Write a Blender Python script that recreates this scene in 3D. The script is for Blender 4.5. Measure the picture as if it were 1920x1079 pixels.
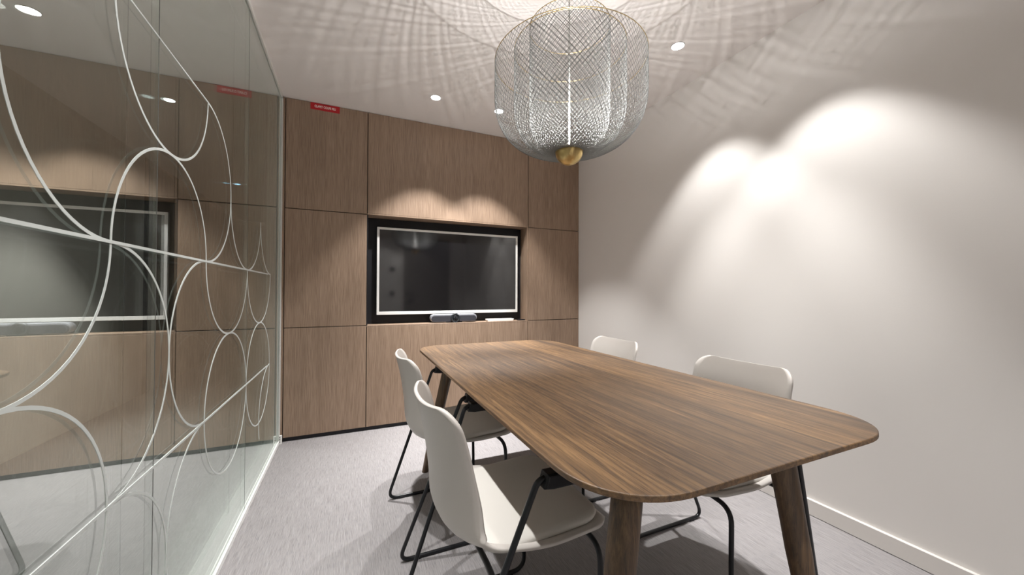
import bpy, bmesh, math, random
from mathutils import Vector, Matrix

random.seed(7)
sc = bpy.context.scene
COL = sc.collection
for o in list(bpy.data.objects):
    bpy.data.objects.remove(o)

# ------------------------------------------------------------------ camera
F_PX, PITCH, YAW, ROLL, CAM_H = 690.76, 0.01138, 0.41227, 0.003138, 1.09
cam = bpy.data.cameras.new('camera')
cam.sensor_fit = 'HORIZONTAL'
cam.sensor_width = 36.0
cam.lens = F_PX / 1920.0 * 36.0
cam.clip_start = 0.02
cam_o = bpy.data.objects.new('camera', cam)
COL.objects.link(cam_o)
fw = Vector((math.sin(YAW) * math.cos(PITCH), math.cos(YAW) * math.cos(PITCH), math.sin(PITCH)))
rt = Vector((math.cos(YAW), -math.sin(YAW), 0))
up = rt.cross(fw)
rt2 = rt * math.cos(ROLL) + up * math.sin(ROLL)
up2 = -rt * math.sin(ROLL) + up * math.cos(ROLL)
m = Matrix((rt2, up2, -fw)).transposed().to_4x4()
m.translation = Vector((0, 0, CAM_H))
cam_o.matrix_world = m
sc.camera = cam_o

# ------------------------------------------------------------------ world and exposure
world = bpy.data.worlds.new('world')
sc.world = world
world.use_nodes = True
world.node_tree.nodes['Background'].inputs[0].default_value = (0.9, 0.95, 1.0, 1)
world.node_tree.nodes['Background'].inputs[1].default_value = 0.05
sc.view_settings.view_transform = 'Standard'
sc.view_settings.look = 'None'
sc.view_settings.exposure = 0.5
sc.view_settings.gamma = 1.0
sc.view_settings.use_curve_mapping = False
sc.cycles.transparent_max_bounces = 32
sc.cycles.max_bounces = 10
sc.cycles.diffuse_bounces = 6
sc.cycles.glossy_bounces = 6
sc.cycles.sample_clamp_indirect = 4.0

# lamp settings (used by the lamp builders below)
SPOT_W = 100.0
SPOT_ANGLE = math.radians(80)
SPOT_BLEND = 0.42
SPILL, CORE = 0.42, 0.95
PENDANT_W = 31.0
CORRIDOR_W = 230.0

# ------------------------------------------------------------------ room numbers (metres)
L, R, D, H = -0.4706, 2.0813, 3.1005, 2.502
REAR = -0.75
NX0, NX1, NZ0, NZ1, ND = 0.1142, 1.5196, 0.8214, 1.694, 0.144     # screen niche
XA, ZA = -0.4438, 0.03

# ------------------------------------------------------------------ material helpers
def mat(name):
    mt = bpy.data.materials.new(name)
    mt.use_nodes = True
    nt = mt.node_tree
    return mt, nt, nt.nodes['Principled BSDF']

def plain(name, col, rough=0.5, metal=0.0, spec=0.5, bump=0.0, bscale=200):
    mt, nt, b = mat(name)
    b.inputs['Base Color'].default_value = (*col, 1)
    b.inputs['Roughness'].default_value = rough
    b.inputs['Metallic'].default_value = metal
    b.inputs['Specular IOR Level'].default_value = spec
    if bump:
        tc = nt.nodes.new('ShaderNodeTexCoord')
        n = nt.nodes.new('ShaderNodeTexNoise')
        n.inputs['Scale'].default_value = bscale
        n.inputs['Detail'].default_value = 3
        bp = nt.nodes.new('ShaderNodeBump')
        bp.inputs['Strength'].default_value = bump
        bp.inputs['Distance'].default_value = 0.002
        nt.links.new(tc.outputs['Object'], n.inputs['Vector'])
        nt.links.new(n.outputs['Fac'], bp.inputs['Height'])
        nt.links.new(bp.outputs['Normal'], b.inputs['Normal'])
    return mt

def ramp(nt, stops):
    r = nt.nodes.new('ShaderNodeValToRGB')
    el = r.color_ramp.elements
    while len(el) < len(stops):
        el.new(0.5)
    for e, (p, c) in zip(el, stops):
        e.position = p
        e.color = (*c, 1)
    return r

def stretched(nt, coord, scale, nscale=1.0, detail=4, dist=0.0, rough=0.6):
    mp = nt.nodes.new('ShaderNodeMapping')
    mp.inputs['Scale'].default_value = scale
    n = nt.nodes.new('ShaderNodeTexNoise')
    n.inputs['Scale'].default_value = nscale
    n.inputs['Detail'].default_value = detail
    n.inputs['Roughness'].default_value = rough
    n.inputs['Distortion'].default_value = dist
    nt.links.new(coord, mp.inputs['Vector'])
    nt.links.new(mp.outputs['Vector'], n.inputs['Vector'])
    return n

def mixc(nt, a, b, fac, mode='MIX'):
    mx = nt.nodes.new('ShaderNodeMix')
    mx.data_type = 'RGBA'
    mx.blend_type = mode
    for i, v in ((6, a), (7, b)):
        if isinstance(v, tuple):
            mx.inputs[i].default_value = (*v, 1)
        else:
            nt.links.new(v, mx.inputs[i])
    if isinstance(fac, float):
        mx.inputs[0].default_value = fac
    else:
        nt.links.new(fac, mx.inputs[0])
    return mx.outputs[2]

def veneer():
    mt, nt, b = mat('wood_veneer')
    g = nt.nodes.new('ShaderNodeNewGeometry')
    n1 = stretched(nt, g.outputs['Position'], (260, 260, 7), 1, 3)
    r1 = ramp(nt, [(0.28, (0.212, 0.142, 0.096)), (0.50, (0.310, 0.216, 0.152)), (0.70, (0.385, 0.278, 0.204))])
    nt.links.new(n1.outputs['Fac'], r1.inputs['Fac'])
    n2 = stretched(nt, g.outputs['Position'], (22, 22, 0.8), 1, 2)
    r2 = ramp(nt, [(0.35, (0.90, 0.89, 0.88)), (0.65, (1.05, 1.05, 1.05))])
    nt.links.new(n2.outputs['Fac'], r2.inputs['Fac'])
    c = mixc(nt, r1.outputs['Color'], r2.outputs['Color'], 1.0, 'MULTIPLY')
    nt.links.new(c, b.inputs['Base Color'])
    b.inputs['Roughness'].default_value = 0.5
    b.inputs['Specular IOR Level'].default_value = 0.5
    bp = nt.nodes.new('ShaderNodeBump')
    bp.inputs['Strength'].default_value = 0.12
    bp.inputs['Distance'].default_value = 0.001
    nt.links.new(n1.outputs['Fac'], bp.inputs['Height'])
    nt.links.new(bp.outputs['Normal'], b.inputs['Normal'])
    return mt

def stained_oak(name, along, gain=1.0, staves=True):
    """along = index of the grain axis"""
    mt, nt, b = mat(name)
    tc = nt.nodes.new('ShaderNodeTexCoord')
    co = tc.outputs['Object']
    s_f = [95, 95, 95]; s_f[along] = 3.2
    s_m = [14, 14, 14]; s_m[along] = 0.9
    s_p = [420, 420, 420]; s_p[along] = 16
    fine = stretched(nt, co, s_f, 1, 5, 0.6)
    mid = stretched(nt, co, s_m, 1, 4, 1.2)
    pore = stretched(nt, co, s_p, 1, 2)
    k = gain
    r1 = ramp(nt, [(0.30, (0.050 * k, 0.027 * k, 0.011 * k)), (0.5, (0.128 * k, 0.070 * k, 0.029 * k)), (0.70, (0.225 * k, 0.130 * k, 0.056 * k))])
    nt.links.new(fine.outputs['Fac'], r1.inputs['Fac'])
    r2 = ramp(nt, [(0.32, (0.62, 0.60, 0.58)), (0.6, (1.1, 1.1, 1.1))])
    nt.links.new(mid.outputs['Fac'], r2.inputs['Fac'])
    c = mixc(nt, r1.outputs['Color'], r2.outputs['Color'], 0.75, 'MULTIPLY')
    r3 = ramp(nt, [(0.36, (0.50, 0.46, 0.42)), (0.46, (1, 1, 1))])
    nt.links.new(pore.outputs['Fac'], r3.inputs['Fac'])
    c = mixc(nt, c, r3.outputs['Color'], 0.7, 'MULTIPLY')
    if staves:
        sx = nt.nodes.new('ShaderNodeSeparateXYZ')
        nt.links.new(co, sx.inputs[0])
        mu = nt.nodes.new('ShaderNodeMath'); mu.operation = 'MULTIPLY'; mu.inputs[1].default_value = 1 / 0.088
        fl = nt.nodes.new('ShaderNodeMath'); fl.operation = 'FLOOR'
        wn = nt.nodes.new('ShaderNodeTexWhiteNoise'); wn.noise_dimensions = '1D'
        nt.links.new(sx.outputs[0], mu.inputs[0])
        nt.links.new(mu.outputs[0], fl.inputs[0])
        nt.links.new(fl.outputs[0], wn.inputs['W'])
        r4 = ramp(nt, [(0.0, (0.70, 0.68, 0.66)), (0.5, (0.98, 0.97, 0.95)), (1.0, (1.28, 1.26, 1.18))])
        nt.links.new(wn.outputs['Value'], r4.inputs['Fac'])
        c = mixc(nt, c, r4.outputs['Color'], 0.85, 'MULTIPLY')
    nt.links.new(c, b.inputs['Base Color'])
    b.inputs['Roughness'].default_value = 0.52
    b.inputs['Specular IOR Level'].default_value = 0.75
    bp = nt.nodes.new('ShaderNodeBump')
    bp.inputs['Strength'].default_value = 0.15
    bp.inputs['Distance'].default_value = 0.001
    nt.links.new(pore.outputs['Fac'], bp.inputs['Height'])
    nt.links.new(bp.outputs['Normal'], b.inputs['Normal'])
    return mt

def woven_floor(name):
    mt, nt, b = mat(name)
    g = nt.nodes.new('ShaderNodeNewGeometry')
    n1 = stretched(nt, g.outputs['Position'], (430, 9, 1), 1, 3)
    r1 = ramp(nt, [(0.30, (0.205, 0.195, 0.198)), (0.5, (0.268, 0.259, 0.263)), (0.70, (0.330, 0.322, 0.327))])
    nt.links.new(n1.outputs['Fac'], r1.inputs['Fac'])
    n2 = stretched(nt, g.outputs['Position'], (900, 26, 1), 1, 2)
    r2 = ramp(nt, [(0.34, (0.62, 0.62, 0.68)), (0.5, (1.0, 0.97, 0.95)), (0.66, (1.12, 1.08, 1.06))])
    nt.links.new(n2.outputs['Fac'], r2.inputs['Fac'])
    c = mixc(nt, r1.outputs['Color'], r2.outputs['Color'], 0.7, 'MULTIPLY')
    nt.links.new(c, b.inputs['Base Color'])
    b.inputs['Roughness'].default_value = 0.75
    b.inputs['Specular IOR Level'].default_value = 0.25
    bp = nt.nodes.new('ShaderNodeBump')
    bp.inputs['Strength'].default_value = 0.25
    bp.inputs['Distance'].default_value = 0.001
    nt.links.new(n2.outputs['Fac'], bp.inputs['Height'])
    nt.links.new(bp.outputs['Normal'], b.inputs['Normal'])
    return mt

def pane_glass(name, F0):
    """thin sheet: what is not mirrored passes straight through"""
    mt = bpy.data.materials.new(name)
    mt.use_nodes = True
    nt = mt.node_tree
    nt.nodes.remove(nt.nodes['Principled BSDF'])
    g = nt.nodes.new('ShaderNodeNewGeometry')
    dt = nt.nodes.new('ShaderNodeVectorMath'); dt.operation = 'DOT_PRODUCT'
    nt.links.new(g.outputs['Incoming'], dt.inputs[0])
    nt.links.new(g.outputs['True Normal'], dt.inputs[1])
    def mth(op, a, bb=None):
        n = nt.nodes.new('ShaderNodeMath'); n.operation = op
        for i, v in enumerate((a, bb)):
            if v is None: continue
            if isinstance(v, (int, float)): n.inputs[i].default_value = v
            else: nt.links.new(v, n.inputs[i])
        return n.outputs[0]
    cs = mth('ABSOLUTE', dt.outputs['Value'])
    inv = mth('SUBTRACT', 1.0, cs)
    p5 = mth('POWER', inv, 5.0)
    fr = mth('ADD', mth('MULTIPLY', p5, 1 - F0), F0)
    tr = nt.nodes.new('ShaderNodeBsdfTransparent')
    tr.inputs[0].default_value = (0.955, 0.972, 0.962, 1)
    gl = nt.nodes.new('ShaderNodeBsdfGlossy')
    gl.inputs['Color'].default_value = (0.97, 1.0, 0.985, 1)
    gl.inputs['Roughness'].default_value = 0.0
    mx = nt.nodes.new('ShaderNodeMixShader')
    nt.links.new(fr, mx.inputs[0])
    nt.links.new(tr.outputs[0], mx.inputs[1])
    nt.links.new(gl.outputs[0], mx.inputs[2])
    nt.links.new(mx.outputs[0], nt.nodes['Material Output'].inputs[0])
    return mt

def emitter(name, col, strength):
    mt, nt, b = mat(name)
    b.inputs['Base Color'].default_value = (0.8, 0.8, 0.8, 1)
    b.inputs['Emission Color'].default_value = (*col, 1)
    b.inputs['Emission Strength'].default_value = strength
    return mt

M = {
    'veneer': veneer(),
    'dark_gap': plain('dark_gap', (0.02, 0.016, 0.014), 0.8),
    'wall': plain('wall_paint', (0.76, 0.735, 0.71), 0.85, spec=0.2, bump=0.05),
    'ceiling': plain('ceiling_paint', (0.79, 0.755, 0.735), 0.9, spec=0.15, bump=0.03),
    'floor': woven_floor('woven_vinyl'),
    'skirting': plain('skirting_paint', (0.72, 0.69, 0.66), 0.4),
    'glass': pane_glass('reflective_glass', 0.24),
    'glass_rear': pane_glass('clear_glass', 0.025),
    'alu': plain('satin_aluminium', (0.80, 0.80, 0.78), 0.4, 0.15),
    'rail': plain('white_rail', (0.90, 0.91, 0.90), 0.45),
    'joint': plain('glass_joint', (0.10, 0.105, 0.10), 0.4),
    'film': plain('white_film', (0.62, 0.66, 0.645), 0.6),
    'table': stained_oak('stained_oak_top', 1),
    'leg': stained_oak('stained_oak_leg', 2, 0.85, False),
    'shell': plain('white_polypropylene', (0.59, 0.555, 0.52), 0.42, spec=0.4),
    'pad': plain('cream_upholstery', (0.64, 0.615, 0.575), 0.7, spec=0.3, bump=0.15, bscale=900),
    'steel': plain('black_powder_coat', (0.008, 0.009, 0.011), 0.3, spec=0.4),
    'armpad': plain('black_plastic', (0.008, 0.008, 0.011), 0.45, spec=0.35),
    'black': plain('black_panel', (0.006, 0.006, 0.010), 0.6),
    'screen': plain('screen_glass', (0.006, 0.006, 0.007), 0.07, spec=1.0),
    'whiteframe': plain('white_bezel', (0.86, 0.86, 0.84), 0.4),
    'silver': plain('silver_plastic', (0.34, 0.35, 0.39), 0.35, 0.3),
    'mesh_grey': plain('speaker_cloth', (0.030, 0.030, 0.040), 0.8, bump=0.4, bscale=1500),
    'lens': plain('lens_glass', (0.01, 0.012, 0.015), 0.08),
    'lensring': plain('lens_ring', (0.02, 0.025, 0.03), 0.35),
    'whiteplastic': plain('white_plastic', (0.85, 0.85, 0.83), 0.4),
    'red': plain('red_sign', (0.50, 0.012, 0.02), 0.45),
    'signwhite': plain('sign_print', (0.85, 0.80, 0.78), 0.5),
    'wire': plain('steel_wire', (0.22, 0.225, 0.22), 0.45, 0.1),
    'brass': plain('brushed_brass', (0.62, 0.46, 0.20), 0.30, 1.0),
    'trim': plain('lamp_trim', (0.25, 0.24, 0.23), 0.5),
    'lamp_disc': emitter('lamp_lens', (1.0, 0.97, 0.93), 14.0),
    'led': emitter('led_disc', (1.0, 0.97, 0.92), 20.0),
    'corr_disc': emitter('corridor_lamp', (0.9, 0.97, 1.0), 6.0),
    'corr_blue': emitter('corridor_blue_lamp', (0.35, 0.70, 1.0), 5.0),
    'corridor_wall': plain('corridor_paint', (0.56, 0.53, 0.49), 0.85),
    'corridor_shade': plain('corridor_painted_shade', (0.02, 0.019, 0.018), 0.7),  # far corridor walls coloured near-black, standing in for missing light
    'corridor_floor': plain('corridor_vinyl', (0.13, 0.125, 0.12), 0.7),
    'door': plain('door_leaf', (0.20, 0.18, 0.165), 0.5),
}

# ------------------------------------------------------------------ object helpers
def link(name, me, mt=None, parent=None, smooth=False, loc=None):
    o = bpy.data.objects.new(name, me)
    COL.objects.link(o)
    if mt is not None:
        me.materials.append(M[mt] if isinstance(mt, str) else mt)
    if smooth:
        for p in me.polygons:
            p.use_smooth = True
    if parent is not None:
        o.parent = parent
    if loc is not None:
        o.location = loc
    return o

def mesh(name, verts, faces):
    me = bpy.data.meshes.new(name)
    me.from_pydata([tuple(v) for v in verts], [], faces)
    me.validate()
    me.update()
    return me

def empty(name, loc=(0, 0, 0), rotz=0.0):
    o = bpy.data.objects.new(name, None)
    COL.objects.link(o)
    o.location = loc
    o.rotation_euler = (0, 0, rotz)
    o.empty_display_size = 0.1
    return o

def tag(o, label=None, cat=None, group=None, kind=None):
    for k, v in (('label', label), ('category', cat), ('group', group), ('kind', kind)):
        if v:
            o[k] = v
    return o

def box_me(name, x0, x1, y0, y1, z0, z1, bevel=0.0, seg=1):
    bm = bmesh.new()
    bmesh.ops.create_cube(bm, size=1)
    for v in bm.verts:
        v.co = Vector(((x0 + x1) / 2 + v.co.x * (x1 - x0), (y0 + y1) / 2 + v.co.y * (y1 - y0), (z0 + z1) / 2 + v.co.z * (z1 - z0)))
    if bevel:
        bmesh.ops.bevel(bm, geom=bm.edges[:], offset=bevel, segments=seg, affect='EDGES', profile=0.5)
    me = bpy.data.meshes.new(name)
    bm.to_mesh(me)
    bm.free()
    return me

def box(name, b, mt, parent=None, bevel=0.0, seg=1):
    return link(name, box_me(name, *b, bevel=bevel, seg=seg), mt, parent)

def extrude_me(name, outline, axis, a0, a1, bevel=0.0, seg=2):
    """outline: list of 2-D points; extruded along axis (0,1,2) from a0 to a1"""
    n = len(outline)
    def p(q, a):
        c = [q[0], q[1]]
        c.insert(axis, a)
        return c
    vs = [p(q, a0) for q in outline] + [p(q, a1) for q in outline]
    fs = [tuple(range(n)), tuple(range(2 * n - 1, n - 1, -1))] + [(i, i + n, (i + 1) % n + n, (i + 1) % n) for i in range(n)]
    me = mesh(name, vs, fs)
    bm = bmesh.new(); bm.from_mesh(me)
    bmesh.ops.recalc_face_normals(bm, faces=bm.faces[:])
    if bevel:
        es = [e for e in bm.edges if abs(e.verts[0].co[axis] - e.verts[1].co[axis]) < 1e-6]
        bmesh.ops.bevel(bm, geom=es, offset=bevel, segments=seg, affect='EDGES', profile=0.5)
    bm.to_mesh(me); bm.free()
    return me

def lathe_me(name, prof, n=32, cap=True):
    """prof: [(r,z)]"""
    vs, fs = [], []
    for r, z in prof:
        for i in range(n):
            a = 2 * math.pi * i / n
            vs.append((r * math.cos(a), r * math.sin(a), z))
    for j in range(len(prof) - 1):
        for i in range(n):
            k = (i + 1) % n
            fs.append((j * n + i, j * n + k, (j + 1) * n + k, (j + 1) * n + i))
    if cap:
        fs.append(tuple(range(n - 1, -1, -1)))
        fs.append(tuple((len(prof) - 1) * n + i for i in range(n)))
    me = mesh(name, vs, fs)
    bm = bmesh.new(); bm.from_mesh(me)
    bmesh.ops.remove_doubles(bm, verts=bm.verts[:], dist=1e-6)
    bmesh.ops.recalc_face_normals(bm, faces=bm.faces[:])
    bm.to_mesh(me); bm.free()
    return me

def rounded_path(pts, rad, seg=7):
    """poly-line with filleted corners"""
    pts = [Vector(p) for p in pts]
    out = [pts[0]]
    for i in range(1, len(pts) - 1):
        a, b, c = pts[i - 1], pts[i], pts[i + 1]
        r = rad[i - 1] if isinstance(rad, (list, tuple)) else rad
        u, v = (a - b), (c - b)
        d = min(r, u.length * 0.49, v.length * 0.49)
        p, q = b + u.normalized() * d, b + v.normalized() * d
        for k in range(seg + 1):
            t = k / seg
            out.append(p * (1 - t) ** 2 + b * 2 * t * (1 - t) + q * t * t)
    out.append(pts[-1])
    return out

def tube_data(path, r, n=10, cap=True, vs=None, fs=None):
    vs = [] if vs is None else vs
    fs = [] if fs is None else fs
    base = len(vs)
    path = [Vector(p) for p in path]
    t0 = (path[1] - path[0]).normalized()
    ref = Vector((0, 0, 1)) if abs(t0.z) < 0.9 else Vector((1, 0, 0))
    nrm = (ref - t0 * ref.dot(t0)).normalized()
    for i, p in enumerate(path):
        t = (path[min(i + 1, len(path) - 1)] - path[max(i - 1, 0)]).normalized()
        nrm = (nrm - t * nrm.dot(t)).normalized()
        bn = t.cross(nrm)
        rr = r[i] if isinstance(r, (list, tuple)) else r
        for k in range(n):
            a = 2 * math.pi * k / n
            vs.append(p + (nrm * math.cos(a) + bn * math.sin(a)) * rr)
    for i in range(len(path) - 1):
        for k in range(n):
            k2 = (k + 1) % n
            fs.append((base + i * n + k, base + i * n + k2, base + (i + 1) * n + k2, base + (i + 1) * n + k))
    if cap:
        fs.append(tuple(base + k for k in range(n - 1, -1, -1)))
        e = base + (len(path) - 1) * n
        fs.append(tuple(e + k for k in range(n)))
    return vs, fs

def tube(name, path, r, mt, parent, n=10):
    vs, fs = tube_data(path, r, n)
    return link(name, mesh(name, vs, fs), mt, parent, smooth=True)

# ------------------------------------------------------------------ room shell
tag(box('floor', (-0.575, R + 0.15, REAR - 0.15, D + 0.25, -0.12, 0), 'floor'), 'grey streaked woven vinyl floor', kind='structure')
tag(box('ceiling', (-0.575, R + 0.15, REAR - 0.15, D + 0.25, H, H + 0.12), 'ceiling'), 'plain off-white ceiling', kind='structure')
tag(box('wall_right', (R, R + 0.15, REAR - 0.15, D + 0.25, 0, H), 'wall'), 'off-white painted side wall', kind='structure')
tag(box('wall_rear', (L - 0.1, R, REAR - 0.15, REAR, 0, H), 'wall'), 'off-white wall opposite the screen', kind='structure')

# skirting along the right wall, two lengths that meet in a thin butt joint
bs = tag(empty('baseboard_right', (0, 0, 0)), 'white skirting along the off-white wall', kind='structure')
prof = [(R - 0.014, 0.003), (R, 0.003), (R, 0.0758), (R - 0.012, 0.0758), (R - 0.014, 0.0738)]
def sk(y0, y1):
    return extrude_me('board', [(p[0], p[1]) for p in prof], 1, y0, y1)
link('board', sk(REAR, 1.108), 'skirting', bs)
link('board', sk(1.110, D), 'skirting', bs)
link('shadow_gap', box_me('shadow_gap', R - 0.010, R, REAR, D, 0, 0.003), 'dark_gap', bs)

# back wall: veneered panels on a dark backing, with a screen niche
wb = tag(empty('wall_back', (0, 0, 0)), 'brown wood panelled wall with a recessed screen niche', kind='structure')
BK = D + 0.02
def backing():
    vs, fs = [], []
    for b in ((L - 0.1, NX0, 0, H), (NX1, R, 0, H), (NX0, NX1, 0, NZ0 - 0.02), (NX0, NX1, NZ1 + 0.02, H)):
        i = len(vs)
        x0, x1, z0, z1 = b
        vs += [(x0, BK, z0), (x1, BK, z0), (x1, BK, z1), (x0, BK, z1), (x0, D + 0.25, z0), (x1, D + 0.25, z0), (x1, D + 0.25, z1), (x0, D + 0.25, z1)]
        fs += [(i, i + 1, i + 2, i + 3), (i + 7, i + 6, i + 5, i + 4), (i, i + 4, i + 5, i + 1), (i + 1, i + 5, i + 6, i + 2), (i + 2, i + 6, i + 7, i + 3), (i + 3, i + 7, i + 4, i)]
    return mesh('backing', vs, fs)
link('backing', backing(), 'dark_gap', wb)
G = 0.0028
xs = [XA, NX0, NX1, R]
zs = [ZA, NZ0, NZ1, H]
for i in range(3):
    for j in range(3):
        if i == 1 and j == 1:
            continue
        x0, x1, z0, z1 = xs[i] + G, xs[i + 1] - G, zs[j] + (G if j else 0), zs[j + 1] - G
        if i == 2: x1 = R - 0.001
        if j == 2: z1 = H - 0.003
        if i == 1 and j == 0: z1 = NZ0 - 0.012
        if i == 1 and j == 2: z0 = NZ1 + 0.012
        box('panel', (x0, x1, D, D + 0.0195, z0, z1), 'veneer', wb, bevel=0.0008)
box('filler_strip', (L + 0.006, XA - G, D, D + 0.0195, 0.008, H - 0.002), 'veneer', wb, bevel=0.0008)
# niche lining
box('niche_sill', (NX0, NX1, D, D + ND, NZ0 - 0.011, NZ0), 'veneer', wb, bevel=0.0008)
box('niche_soffit', (NX0, NX1, D, D + ND, NZ1, NZ1 + 0.011), 'veneer', wb, bevel=0.0008)
box('niche_cheek', (NX0 - 0.0, NX0 + 0.006, D + 0.0005, D + ND, NZ0, NZ1), 'black', wb)
box('niche_cheek', (NX1 - 0.012, NX1, D + 0.0005, D + ND, NZ0, NZ1), 'veneer', wb)
box('niche_back', (NX0, NX1, D + ND, D + 0.25, NZ0 - 0.02, NZ1 + 0.02), 'black', wb)
# recessed black plinth
box('plinth', (XA, R, D + 0.012, D + 0.0198, 0.0005, ZA), 'black', wb)

# ------------------------------------------------------------------ glazed partition
wl = tag(empty('wall_left', (0, 0, 0)), 'double glazed partition with white ring and line film', kind='structure')
GF0, GF1, GB0, GB1 = -0.476, -0.468, -0.540, -0.530
Y_J = [REAR, -0.585, 0.336, 1.257, 2.178, D - 0.016]
for k in range(len(Y_J) - 1):
    a, b = Y_J[k] + 0.0006, Y_J[k + 1] - 0.0006
    link('glass_pane', box_me('glass_pane', GF0, GF1, a, b, 0.022, H - 0.02), 'glass', wl)
    link('glass_pane', box_me('glass_pane', GB0, GB1, a, b, 0.022, H - 0.02), 'glass_rear', wl)
    if k:
        link('joint_strip', box_me('joint_strip', GF1 - 0.0002, GF1 + 0.0004, Y_J[k] - 0.0015, Y_J[k] + 0.0015, 0.022, H - 0.02), 'joint', wl)
        link('joint_strip', box_me('joint_strip', GB1 - 0.0002, GB1 + 0.0004, Y_J[k] - 0.0015, Y_J[k] + 0.0015, 0.022, H - 0.02), 'joint', wl)
rail = [(-0.458, 0.0), (-0.458, 0.024), (-0.4635, 0.024), (-0.4635, 0.018), (-0.5445, 0.018), (-0.5445, 0.024), (-0.550, 0.024), (-0.550, 0.0)]
link('bottom_rail', extrude_me('bottom_rail', rail, 1, REAR, D - 0.001), 'rail', wl)
top = [(q[0], H - q[1]) for q in rail]
link('top_rail', extrude_me('top_rail', top, 1, REAR, D - 0.001), 'alu', wl)
post = [(-0.458, D), (-0.458, D - 0.024), (-0.4635, D - 0.024), (-0.4635, D - 0.016), (-0.5445, D - 0.016), (-0.5445, D - 0.024), (-0.550, D - 0.024), (-0.550, D)]
link('end_post', extrude_me('end_post', [(q[0], q[1]) for q in post], 2, 0.0, H), 'alu', wl)

# film rings and lines stuck to the room side of the glass
FX0, FX1, FW, FR = GF1, GF1 + 0.0006, 0.0068, 0.2815
def ring_me(cy, cz, a0, a1, k=0, r=FR):
    n = max(8, int(abs(a1 - a0) / 5))
    vs, fs = [], []
    for i in range(n + 1):
        a = math.radians(a0 + (a1 - a0) * i / n)
        for rr in (r - FW / 2, r + FW / 2):
            for x in (FX0, FX1 + k * 0.00003):
                vs.append((x, cy + rr * math.cos(a), cz + rr * math.sin(a)))
    for i in range(n):
        q, s = i * 4, i * 4 + 4
        fs += [(q + 1, q + 3, s + 3, s + 1), (q, s, s + 2, q + 2), (q, q + 1, s + 1, s), (q + 2, s + 2, s + 3, q + 3)]
    fs += [(0, 2, 3, 1), (n * 4, n * 4 + 1, n * 4 + 3, n * 4 + 2)]
    return mesh('film_arc', vs, fs)
CY = lambda k: 1.057 + 0.2815 * k
Z1, Z2, Z3 = 0.6305, 1.1935, 1.7565
ARCS = [   # column, centre height, start and end angle (0 = away from the camera along the glass, 90 = up)
    (0, 1.475, 90, 270), (1, Z3, 180, 360), (1, Z2, 0, 180), (-1, Z2, 180, 360), (3, Z2, 180, 360),
    (2, 1.475, -90, 90), (0, 0.912, -90, 90), (2, 0.912, 90, 270), (-1, Z1, -180, 180), (0, 0.349, -90, 90),
    (2, 0.349, 90, 270), (3, Z1, 0, 360), (4, 1.475, 180, 360), (5, Z2, 180, 360), (5, Z1, 0, 360),
    (6, 1.475, 180, 270), (6, 0.349, 90, 200),
    (-2, 1.475, -90, 90), (-2, 0.912, 90, 270), (-3, Z2, 0, 180), (-3, Z1, 0, 360), (-4, 0.912, -90, 90), (-3, Z3, 180, 360),
]
YMAX = D - 0.42
for k, (c, z, a0, a1) in enumerate(ARCS):
    link('film_arc', ring_me(CY(c), z, a0, a1, k), 'film', wl)
for z in (Z1, Z2, Z3):
    box('film_line', (FX0, FX1 + 0.0012, -0.5, YMAX if z < Z3 else CY(2), z - FW / (2 if z < Z3 else 3.4), z + FW / (2 if z < Z3 else 3.4)), 'film', wl)

# small white hinge clip at the foot of the end post
cl = tag(empty('post_clip', (-0.452, D - 0.03, 0)), 'small white slotted clip at the foot of the glass partition', 'clip')
box('clip_body', (-0.006, 0.010, -0.008, 0.008, 0.0, 0.062), 'whiteplastic', cl, bevel=0.002, seg=2)
for z in (0.012, 0.030, 0.045):
    box('slot', (-0.0035, 0.0005, -0.0086, -0.0078, z, z + 0.010), 'dark_gap', cl)

# ------------------------------------------------------------------ corridor beyond the glass
CX = -2.0
tag(box('floor_corridor', (CX, -0.575, -3.0, 9.0, -0.12, 0), 'corridor_floor'), 'grey corridor floor beyond the glass', kind='structure')
tag(box('ceiling_corridor', (CX, -0.575, -3.0, 9.0, H, H + 0.12), 'ceiling'), 'corridor ceiling beyond the glass', kind='structure')
tag(box('wall_corridor', (CX - 0.12, CX, -3.0, 5.1, 0, H), 'corridor_wall'), 'plain corridor wall beyond the glass', kind='structure')
tag(box('wall_corridor_shade', (CX - 0.12, CX, 5.1, 9.0, 0, H), 'corridor_shade'), 'stretch of corridor wall beyond the glass, coloured dark as if unlit', kind='structure')  # darkness of the far corridor is put into this wall's colour
tag(box('wall_corridor_end', (CX, -0.575, 9.0, 9.12, 0, H), 'corridor_shade'), 'far end wall of the corridor', kind='structure')
tag(box('wall_corridor_start', (CX, -0.575, -3.12, -3.0, 0, H), 'corridor_wall'), 'near end wall of the corridor', kind='structure')
tag(box('wall_corridor_inner', (-0.575, -0.565, D + 0.25, 9.0, 0, H), 'corridor_wall'), 'corridor side wall past the panelled wall', kind='structure')
tag(box('wall_corridor_rear', (-0.575, -0.5706, -3.0, REAR - 0.15, 0, H), 'corridor_wall'), 'corridor side wall behind the room', kind='structure')

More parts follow.
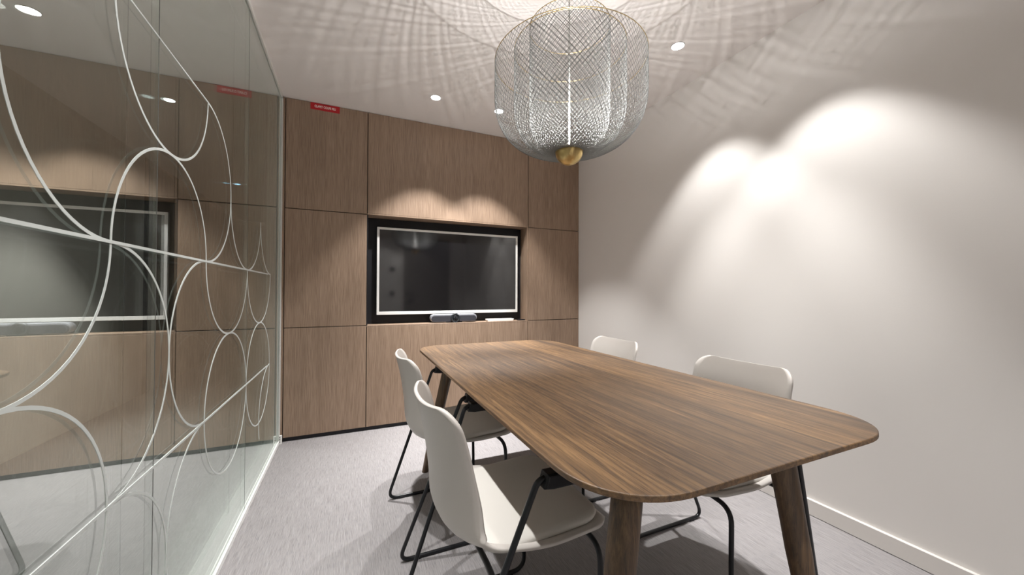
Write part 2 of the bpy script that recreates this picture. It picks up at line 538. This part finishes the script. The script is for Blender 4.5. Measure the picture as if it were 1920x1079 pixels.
# ------------------------------------------------------------------ rear wall: door and switches (seen mirrored in the screen)
dr = tag(empty('door_1', (0, 0, 0)), 'dark door in the wall opposite the screen', kind='structure')
box('door_leaf', (0.90, 1.78, REAR, REAR + 0.012, 0.006, 2.08), 'door', dr, bevel=0.001)
box('door_frame', (0.855, 0.897, REAR, REAR + 0.02, 0, 2.125), 'skirting', dr, bevel=0.001)
box('door_frame', (1.783, 1.825, REAR, REAR + 0.02, 0, 2.125), 'skirting', dr, bevel=0.001)
box('door_frame', (0.897, 1.783, REAR, REAR + 0.02, 2.083, 2.125), 'skirting', dr, bevel=0.001)
hd = link('door_handle', lathe_me('door_handle', [(0.026, 0), (0.026, 0.008), (0.009, 0.008), (0.009, 0.045)], 20), 'steel', dr, smooth=False, loc=(0.965, REAR + 0.012, 1.05))
hd.rotation_euler = (-math.pi / 2, 0, 0)
tube('door_lever', [(0.965, REAR + 0.052, 1.05), (1.085, REAR + 0.052, 1.05)], 0.009, 'steel', dr)
def switch(z, label):
    s = tag(empty('wall_switch', (0.70, REAR, z)), label, 'switch', 'black plates beside the door')
    box('plate', (-0.042, 0.042, 0, 0.008, -0.042, 0.042), 'armpad', s, bevel=0.003, seg=2)
    box('rocker', (-0.024, 0.024, 0.008, 0.011, -0.026, 0.026), 'steel', s, bevel=0.002)
switch(1.05, 'lower black plate on the wall beside the door, mirrored in the screen')
switch(1.50, 'upper black plate on the wall beside the door, mirrored in the screen')

# ------------------------------------------------------------------ screen in the niche
TX0, TX1, TZ0, TZ1, TY = 0.193, 1.452, 0.897, 1.617, 3.19
tv = tag(empty('wall_screen', ((TX0 + TX1) / 2, TY, TZ0)), 'black wall screen with a thin white frame in the panelled niche', 'screen')
cx = (TX0 + TX1) / 2
bw = 0.0225
hx = (TX1 - TX0) / 2
th = TZ1 - TZ0
box('back_housing', (-hx + 0.01, hx - 0.01, 0.010, D + ND - TY, 0.01, th - 0.01), 'armpad', tv)
box('bezel', (-hx, hx, 0, 0.025, 0, bw + 0.003), 'whiteframe', tv, bevel=0.001)
box('bezel', (-hx, hx, 0, 0.025, th - bw + 0.004, th), 'whiteframe', tv, bevel=0.001)
box('bezel', (-hx, -hx + bw - 0.004, 0, 0.025, bw + 0.003, th - bw + 0.004), 'whiteframe', tv, bevel=0.001)
box('bezel', (hx - bw + 0.004, hx, 0, 0.025, bw + 0.003, th - bw + 0.004), 'whiteframe', tv, bevel=0.001)
box('display', (-hx + bw - 0.004, hx - bw + 0.004, 0.005, 0.010, bw + 0.003, th - bw + 0.004), 'screen', tv)

# conference camera bar on the sill
def pill(w, h, n=12):
    r = h / 2
    pts = []
    for s, c in ((1, w / 2 - r), (-1, -w / 2 + r)):
        for i in range(n + 1):
            a = -math.pi / 2 + math.pi * i / n if s > 0 else math.pi / 2 + math.pi * i / n
            pts.append((c + r * math.cos(a), r + r * math.sin(a)))
    return pts
cb = tag(empty('conference_camera', (0.823, 3.118, NZ0)), 'grey conference camera bar with round black lens under the screen', 'camera')
link('housing', extrude_me('housing', [(p[0], p[1] + 0.008) for p in pill(0.410, 0.066)], 1, 0.006, 0.060, bevel=0.006, seg=3), 'silver', cb, smooth=False)
link('speaker_grille', extrude_me('speaker_grille', [(p[0], p[1] + 0.0085) for p in pill(0.396, 0.052)], 1, 0.002, 0.0075, bevel=0.002, seg=2), 'mesh_grey', cb)
lr = link('lens_ring', lathe_me('lens_ring', [(0.036, 0), (0.040, 0.004), (0.040, 0.02), (0.035, 0.026), (0.024, 0.022)], 32), 'lensring', cb, smooth=False, loc=(0.006, 0.016, 0.040))
lr.rotation_euler = (math.pi / 2, 0, 0)
le = link('lens', lathe_me('lens', [(0.0225, 0.0), (0.021, 0.004), (0.014, 0.007), (0.004, 0.0085)], 28), 'lens', lr, smooth=True, loc=(0, 0, 0.0222))
box('foot', (-0.06, 0.07, 0.012, 0.056, 0.0, 0.012), 'armpad', cb, bevel=0.002)

# white keyboard-like slab and a small dark card on the sill
kb = tag(empty('white_keyboard', (1.252, 3.128, NZ0)), 'slim white tray-shaped slab lying on the niche sill', 'keyboard')
link('body', extrude_me('body', [(-0.122, 0.0), (0.122, 0.0), (0.132, 0.017), (0.130, 0.021), (-0.130, 0.021), (-0.132, 0.017)], 1, -0.012, 0.042, bevel=0.002, seg=2), 'whiteplastic', kb)
box('key_plate', (-0.122, 0.122, -0.004, 0.036, 0.0208, 0.0228), 'skirting', kb, bevel=0.0008)
dk = tag(empty('dark_remote', (1.468, 3.145, NZ0)), 'small flat dark remote in the right corner of the sill', 'remote')
box('body', (-0.036, 0.036, -0.018, 0.018, 0, 0.010), 'armpad', dk, bevel=0.003, seg=2)
box('button_plate', (-0.022, 0.022, -0.011, 0.011, 0.0098, 0.0112), 'steel', dk, bevel=0.0006)

# ------------------------------------------------------------------ red fire damper sign
sg = tag(empty('fire_damper_sign', (-0.187, D, 2.448)), 'small red sign reading CLAPET COUPE FEU above the wood panels', 'sign')
box('plate', (-0.0985, 0.0985, -0.0025, -0.0002, 0.0, 0.0505), 'red', sg, bevel=0.0008)
cu = bpy.data.curves.new('sign_text', 'FONT')
cu.body = 'CLAPET COUPE FEU'
cu.align_x = 'CENTER'
cu.align_y = 'CENTER'
cu.size = 0.0245
cu.extrude = 0.0002
cu.offset = 0.00055
cu.space_character = 0.98
tmp = bpy.data.objects.new('sign_text', cu)
COL.objects.link(tmp)
bpy.context.view_layer.update()
tm = bpy.data.meshes.new_from_object(tmp)
bpy.data.objects.remove(tmp)
wd = max(v.co.x for v in tm.vertices) - min(v.co.x for v in tm.vertices)
ks = 0.142 / wd
for v in tm.vertices:
    v.co = Vector((v.co.x * ks, -0.0027 - v.co.z, 0.0252 + v.co.y))
tm.materials.clear()
link('lettering', tm, 'signwhite', sg)

# ------------------------------------------------------------------ table
TBX0, TBX1, TBY0, TBY1, TBZ = 0.379, 1.325, 0.468, 2.400, 0.74
tbx, tby = (TBX0 + TBX1) / 2, (TBY0 + TBY1) / 2
tb = tag(empty('meeting_table', (tbx, tby, 0)), 'long brown oak meeting table with rounded corners and splayed round legs', 'table')
def round_rect(hw, hl, r, n=16, pw=2.25):
    pts = []
    for sx, sy, q in ((1, 1, 0), (-1, 1, 1), (-1, -1, 2), (1, -1, 3)):
        for i in range(n + 1):
            a = math.pi / 2 * (q + i / n)
            c, s = math.cos(a), math.sin(a)
            ex = 2 / pw
            pts.append((sx * (hw - r) + r * math.copysign(abs(c) ** ex, c), sy * (hl - r) + r * math.copysign(abs(s) ** ex, s)))
    return pts
def table_top():
    hw, hl = (TBX1 - TBX0) / 2, (TBY1 - TBY0) / 2
    layers = [(0.0, -0.050, 0.032, 0), (0.0, -0.028, 0.026, 0), (0, -0.0015, 0.0125, 0), (0, 0, 0.0110, 0), (0, 0, 0.0022, 0), (0, -0.0006, 0.0008, 0), (0, -0.0022, 0.0, 0)]
    vs, fs = [], []
    n = None
    for _, ins, dz, _ in layers:
        pts = round_rect(hw + ins, hl + ins, 0.19 + ins)
        n = len(pts)
        vs += [(x, y, TBZ - dz) for x, y in pts]
    for j in range(len(layers) - 1):
        for i in range(n):
            k = (i + 1) % n
            fs.append((j * n + i, j * n + k, (j + 1) * n + k, (j + 1) * n + i))
    fs.append(tuple(range(n - 1, -1, -1)))
    fs.append(tuple((len(layers) - 1) * n + i for i in range(n)))
    return mesh('tabletop', vs, fs)
link('tabletop', table_top(), 'table', tb)
LEGS = [((0.563, 0.640), (0.420, 0.580)), ((1.105, 0.660), (1.225, 0.612)), ((0.563, 2.200), (0.420, 2.262)), ((1.141, 2.200), (1.284, 2.262))]
def table_leg(tp, ft):
    n, seg = 24, 8
    a = Vector((tp[0] - tbx, tp[1] - tby, TBZ - 0.031))
    b = Vector((ft[0] - tbx, ft[1] - tby, 0.0))
    vs, fs = [], []
    prof_r = [0.033, 0.0335, 0.033, 0.032, 0.032, 0.029, 0.026, 0.0225, 0.019]
    for j in range(seg + 1):
        c = a.lerp(b, j / seg)
        for i in range(n):
            t = 2 * math.pi * i / n
            vs.append((c.x + prof_r[j] * math.cos(t), c.y + prof_r[j] * math.sin(t), c.z))
    for j in range(seg):
        for i in range(n):
            k = (i + 1) % n
            fs.append((j * n + k, j * n + i, (j + 1) * n + i, (j + 1) * n + k))
    fs.append(tuple(range(n)))
    fs.append(tuple(seg * n + i for i in range(n - 1, -1, -1)))
    me = mesh('leg', vs, fs)
    return me
for tp, ft in LEGS:
    link('leg', table_leg(tp, ft), 'leg', tb, smooth=True)
# dark steel under-frame rails between the legs
box('under_rail', (-0.30, 0.30, -0.800, -0.755, TBZ - 0.058, TBZ - 0.0322), 'leg', tb, bevel=0.002)
box('under_rail', (-0.30, 0.30, 0.755, 0.800, TBZ - 0.058, TBZ - 0.0322), 'leg', tb, bevel=0.002)

# ------------------------------------------------------------------ chairs
def catmull(pts, n):
    P = [pts[0]] + list(pts) + [pts[-1]]
    out = []
    segs = len(pts) - 1
    for k in range(n + 1):
        t = k / n * segs
        i = min(int(t), segs - 1)
        f = t - i
        a, b, c, d = (P[i], P[i + 1], P[i + 2], P[i + 3])
        out.append(tuple(0.5 * (2 * b[q] + (c[q] - a[q]) * f + (2 * a[q] - 5 * b[q] + 4 * c[q] - d[q]) * f * f + (3 * b[q] - a[q] - 3 * c[q] + d[q]) * f ** 3) for q in range(len(b))))
    return out

# x, z, half width, side curl (towards the sitter)
SHELL = [(0.252, 0.425, 0.222, 0.000), (0.235, 0.434, 0.226, 0.002), (0.15, 0.428, 0.232, 0.006), (0.05, 0.421, 0.236, 0.012),
         (-0.06, 0.415, 0.238, 0.036), (-0.13, 0.418, 0.237, 0.056), (-0.178, 0.440, 0.233, 0.070), (-0.203, 0.485, 0.226, 0.076),
         (-0.208, 0.55, 0.219, 0.073), (-0.216, 0.62, 0.214, 0.066), (-0.229, 0.70, 0.211, 0.060), (-0.245, 0.765, 0.209, 0.055), (-0.252, 0.790, 0.208, 0.054)]
def shell_me():
    rows = catmull(SHELL, 60)
    # arc length for the corner rounding
    s = [0.0]
    for i in range(1, len(rows)):
        s.append(s[-1] + math.hypot(rows[i][0] - rows[i - 1][0], rows[i][1] - rows[i - 1][1]))
    tot = s[-1]
    def sample(q):
        for i in range(1, len(rows)):
            if s[i] >= q - 1e-9:
                f = (q - s[i - 1]) / (s[i] - s[i - 1])
                return [rows[i - 1][k] * (1 - f) + rows[i][k] * f for k in range(4)], i
        return list(rows[-1]), len(rows) - 1
    rt_, rf_ = 0.060, 0.055
    stations = [rf_ * (1 - math.cos(math.pi / 2 * i / 8)) for i in range(9)]
    k = 34
    stations += [rf_ + (tot - rf_ - rt_) * i / k for i in range(1, k)]
    stations += [tot - rt_ * (1 - math.sin(math.pi / 2 * i / 9)) for i in range(10)]
    nv = 20
    vs, fs = [], []
    for q in stations:
        (x, z, w, c), i = sample(q)
        i = max(1, min(i, len(rows) - 2))
        tx, tz = rows[i + 1][0] - rows[i - 1][0], rows[i + 1][1] - rows[i - 1][1]
        ln = math.hypot(tx, tz)
        nx, nz = tz / ln, -tx / ln          # towards the sitter
        ww = w
        if q < rf_:
            d = rf_ - q
            ww = w - rf_ + math.sqrt(max(0, rf_ ** 2 - d ** 2))
        if tot - q < rt_:
            d = rt_ - (tot - q)
            ww = w - rt_ + math.sqrt(max(0, rt_ ** 2 - d ** 2))
        for j in range(nv + 1):
            v = -1 + 2 * j / nv
            y = v * ww
            cc = c * abs(y / w) ** 2.4
            vs.append((x + nx * cc, y, z + nz * cc))
    n = nv + 1
    for i in range(len(stations) - 1):
        for j in range(nv):
            fs.append((i * n + j, i * n + j + 1, (i + 1) * n + j + 1, (i + 1) * n + j))
    me = mesh('shell', vs, fs)
    bm = bmesh.new(); bm.from_mesh(me)
    bmesh.ops.remove_doubles(bm, verts=bm.verts[:], dist=1e-5)
    bm.to_mesh(me); bm.free()
    return me

def pad_me():
    # seat cushion that follows the shell
    n_r, outl = 7, round_rect(0.178, 0.212, 0.075, 10, 2.2)
    def base(x):
        pts = [(p[0], p[1]) for p in SHELL if p[0] > -0.14]
        pts = sorted(pts)
        for (a, za), (b, zb) in zip(pts, pts[1:]):
            if a <= x <= b:
                return za + (zb - za) * (x - a) / (b - a)
        return pts[0][1] if x < pts[0][0] else pts[-1][1]
    vs, fs = [], []
    rings = [(1.0, 0.009), (1.012, 0.016), (1.0, 0.023), (0.97, 0.028), (0.90, 0.031), (0.7, 0.033), (0.4, 0.034)]
    n = len(outl)
    for s, h in rings:
        for x, y in outl:
            X, Y = x * s, y * s
            cl_ = 0.018 * (abs(Y) / 0.236) ** 2.4
            vs.append((X + 0.062, Y, base(X + 0.062) + h + cl_ * 0.6))
    for j in range(len(rings) - 1):
        for i in range(n):
            k = (i + 1) % n
            fs.append((j * n + i, j * n + k, (j + 1) * n + k, (j + 1) * n + i))
    fs.append(tuple((len(rings) - 1) * n + i for i in range(n)))
    fs.append(tuple(range(n - 1, -1, -1)))
    return mesh('seat_pad', vs, fs)

def side_frame_path(s):
    """one bent tube: armrest, rear leg, floor runner, front leg, in under the seat"""
    yb, ya = 0.243 * s, 0.300 * s
    pts = [(0.20, ya, 0.650), (-0.020, ya, 0.650), (-0.262, yb, 0.008), (0.205, yb, 0.008), (0.200, yb, 0.405), (0.185, 0.10 * s, 0.4105)]
    return rounded_path(pts, [0.022, 0.05, 0.05, 0.05], 8)

def make_chair():
    root = empty('meeting_chair', (0, 0, 0))
    sh = link('shell', shell_me(), 'shell', root, smooth=True)
    so = sh.modifiers.new('thick', 'SOLIDIFY')
    so.thickness = 0.010
    so.offset = 1.0
    link('seat_pad', pad_me(), 'pad', root, smooth=True)
    for s in (1, -1):
        fr = tube('side_frame', side_frame_path(s), 0.0078, 'steel', root, 12)
        # armrest pad
        ap = extrude_me('arm_pad', [(-0.012, 0.632), (0.014, 0.628), (0.212, 0.628), (0.220, 0.640), (0.220, 0.658), (0.212, 0.664), (-0.002, 0.664)], 1, 0.300 * s - 0.020, 0.300 * s + 0.020, bevel=0.006, seg=3)
        link('arm_pad', ap, 'armpad', fr)
        # floor glides
        for gx in (-0.19, 0.14):
            link('glide', box_me('glide', gx - 0.014, gx + 0.014, 0.243 * s - 0.009, 0.243 * s + 0.009, 0.0, 0.010, bevel=0.002), 'armpad', fr)
    # cross tubes under the seat
    t = 0.405 / 0.642
    tube('rear_crossbar', rounded_path([(-0.113, -0.279, 0.398), (-0.10, -0.20, 0.392), (-0.10, 0.20, 0.392), (-0.113, 0.279, 0.398)], 0.04), 0.0078, 'steel', root)
    tube('front_crossbar', [(0.185, -0.10, 0.4105), (0.185, 0.10, 0.4105)], 0.0078, 'steel', root)
    box('seat_mount', (-0.11, 0.19, -0.055, -0.025, 0.394, 0.4125), 'steel', root, bevel=0.002)
    box('seat_mount', (-0.11, 0.19, 0.025, 0.055, 0.394, 0.4125), 'steel', root, bevel=0.002)
    return root

def copy_tree(o, parent=None):
    c = o.copy()
    COL.objects.link(c)
    c.parent = parent
    for ch in list(o.children):
        copy_tree(ch, c)
    return c

chair = make_chair()
SPOTS = [
    (0.425, 1.070, 0.0, 'white shell chair nearest the camera, on the glass side of the table'),
    (0.445, 1.785, 0.0, 'farther white shell chair on the glass side, nearer the screen wall'),
    (1.306, 1.037, math.pi, 'larger-looking white chair back between table and plain wall, nearer the camera'),
    (1.305, 1.840, math.pi, 'small white chair back beyond the table, near the panelled corner'),
]
for i, (x, y, a, lab) in enumerate(SPOTS):
    o = chair if i == 0 else copy_tree(chair)
    o.location = (x, y, 0)
    o.rotation_euler = (0, 0, a)
    tag(o, lab, 'chair', 'white shell chairs around the meeting table')

# ------------------------------------------------------------------ pendant lamp of three nested wire baskets
PX, PY = 0.80, 1.26
pn = tag(empty('mesh_pendant_lamp', (PX, PY, 1.600)), 'large pendant lamp of three nested wire mesh baskets over a brass cup', 'lamp')
def basket(Rm, z_top, z_turn, z_bot, wires, wr):
    """Rm radius; straight from z_top to z_turn, rounded to the cup at z_bot (heights above the cup bottom)"""
    prof = []
    r0 = 0.046
    nb = 26
    for i in range(nb + 1):
        a = math.pi / 2 * i / nb
        c, s = max(0.0, math.cos(a)), max(0.0, math.sin(a))
        e = 2 / 2.35
        prof.append((r0 + (Rm - r0) * s ** e, z_turn - (z_turn - z_bot) * c ** e))
    ns = max(3, int((z_top - z_turn) / 0.014))
    for i in range(1, ns + 1):
        prof.append((Rm, z_turn + (z_top - z_turn) * i / ns))
    th = [0.0]
    for i in range(1, len(prof)):
        ds = math.hypot(prof[i][0] - prof[i - 1][0], prof[i][1] - prof[i - 1][1])
        th.append(th[-1] + 0.86 * ds / max(0.085, (prof[i][0] + prof[i - 1][0]) / 2))
    vs, fs = [], []
    for d in (1, -1):
        for k in range(wires):
            t0 = 2 * math.pi * k / wires
            path = [(r * math.cos(t0 + d * t), r * math.sin(t0 + d * t), z) for (r, z), t in zip(prof, th)]
            tube_data(path, wr, 3, False, vs, fs)
    me = mesh('wire_basket', vs, fs)
    o = link('wire_basket', me, 'wire', pn, smooth=True)
    n = 96
    ring_vs, ring_fs = [], []
    circ = [(Rm * math.cos(2 * math.pi * i / n), Rm * math.sin(2 * math.pi * i / n), z_top) for i in range(n + 1)]
    tube_data(circ, 0.0013, 6, False, ring_vs, ring_fs)
    link('rim_ring', mesh('rim_ring', ring_vs, ring_fs), 'brass', o, smooth=True)
    return o
basket(0.300, 0.410, 0.270, 0.052, 104, 0.00072)
basket(0.222, 0.465, 0.240, 0.056, 78, 0.00072)
basket(0.160, 0.555, 0.215, 0.060, 56, 0.00072)
cup = []
for i in range(15):
    a = math.pi / 2 * i / 14
    cup.append((0.056 * math.sin(a), 0.056 - 0.056 * math.cos(a)))
cup_in = [(r * 0.96, z + 0.002) for r, z in reversed(cup[1:])]
link('brass_cup', lathe_me('brass_cup', cup + [(0.0565, 0.058), (0.054, 0.058)] + cup_in, 40, cap=False), 'brass', pn, smooth=True)
link('led_disc', lathe_me('led_disc', [(0.0505, 0.040), (0.0505, 0.043)], 32), 'led', pn)
top_z = H - 1.600
link('rod', lathe_me('rod', [(0.0036, 0.043), (0.0036, top_z - 0.022)], 12), 'alu', pn, smooth=True)
link('ceiling_canopy', lathe_me('ceiling_canopy', [(0.012, top_z - 0.024), (0.055, top_z - 0.020), (0.060, top_z - 0.004), (0.060, top_z - 0.0002)], 36), 'whiteplastic', pn)
lt = bpy.data.lights.new('cup_light', 'SPOT')
lt.energy = PENDANT_W
lt.spot_size = math.radians(164)
lt.spot_blend = 0.45
lt.shadow_soft_size = 0.0048
lt.color = (1.0, 0.975, 0.955)
lo = bpy.data.objects.new('cup_light', lt)
COL.objects.link(lo)
lo.parent = pn
lo.location = (0.012, 0, 0.058)
lo.rotation_euler = (math.pi, 0, 0)

# ------------------------------------------------------------------ recessed downlights
def downlight_parts(disc):
    root = empty('recessed_downlight', (0, 0, 0))
    link('trim_ring', lathe_me('trim_ring', [(0.0335, -0.0002), (0.0335, -0.003), (0.0355, -0.0035), (0.0375, -0.0022), (0.0375, -0.0002)], 36), 'trim', root)
    link('light_disc', lathe_me('light_disc', [(0.0333, -0.0016), (0.0333, -0.0032), (0.010, -0.0045)], 32), disc, root)
    return root
def downlight(src, x, y, label, power, col=(1.0, 0.985, 0.965), angle=SPOT_ANGLE, group='recessed ceiling downlights', first=False):
    o = src if first else copy_tree(src)
    o.location = (x, y, H)
    tag(o, label, 'downlight', group)
    # a reflector lamp: a wide spill and a narrower, stronger core
    for nm, e, a, bl in (('lamp_spill', SPILL, angle, SPOT_BLEND), ('lamp_core', CORE, angle * 0.62, 1.0)):
        l = bpy.data.lights.new(nm, 'SPOT')
        l.energy = power * e
        l.spot_size = a
        l.spot_blend = bl
        l.shadow_soft_size = 0.018
        l.color = col
        q = bpy.data.objects.new(nm, l)
        COL.objects.link(q)
        q.parent = o
        q.location = (0, 0, -0.012)
    return o
dl = downlight_parts('lamp_disc')
DL = [
    (0.555, 2.664, 'recessed ceiling downlight nearest the glass, by the panelled wall'),
    (1.050, 2.664, 'recessed ceiling downlight just left of the wire pendant lamp'),
    (1.705, 1.540, 'recessed ceiling downlight right of the pendant, by the plain wall'),
    (1.705, 0.975, 'recessed ceiling downlight above the table end by the plain wall'),
    (-0.030, 1.540, 'recessed ceiling downlight along the glass, level with the pendant'),
    (-0.030, 0.930, 'recessed ceiling downlight along the glass, near the camera'),
    (0.555, -0.300, 'recessed ceiling downlight behind the camera, glass side'),
    (1.050, -0.300, 'recessed ceiling downlight behind the camera, door side'),
]
CH = [dl] + [copy_tree(dl) for _ in DL[1:]]
for o, (x, y, lab), k in zip(CH, DL, (2.0, 2.0, 1.0, 1.0, 0.75, 0.75, 0.9, 0.9)):
    downlight(o, x, y, lab, SPOT_W * k, first=True)

# corridor lamps beyond the glass
cdl = downlight_parts('corr_disc')
cdb = downlight_parts('corr_blue')
COR = [(cdl, -1.24, 3.5, 'pale corridor ceiling lamp seen through the glass', (1.0, 0.98, 0.95)),
       (cdb, -1.38, 5.9, 'bluish corridor ceiling lamp farther off through the glass', (0.45, 0.75, 1.0))]
for o, x, y, lab, c in COR:
    downlight(o, x, y, lab, CORRIDOR_W if y < 5 else 1.5, c, math.radians(78), 'corridor ceiling lamps', True)
for y, lab in ((1.0, 'added unseen corridor lamp abreast of the room'), (-1.5, 'added unseen corridor lamp behind the camera')):  # two unseen lamps added to brighten the corridor
    o = copy_tree(cdl)
    for ch in list(o.children):
        if ch.type == 'LIGHT':
            bpy.data.objects.remove(ch)
    downlight(o, -1.30, y, lab, CORRIDOR_W, (1.0, 0.98, 0.95), math.radians(78), 'corridor ceiling lamps', True)
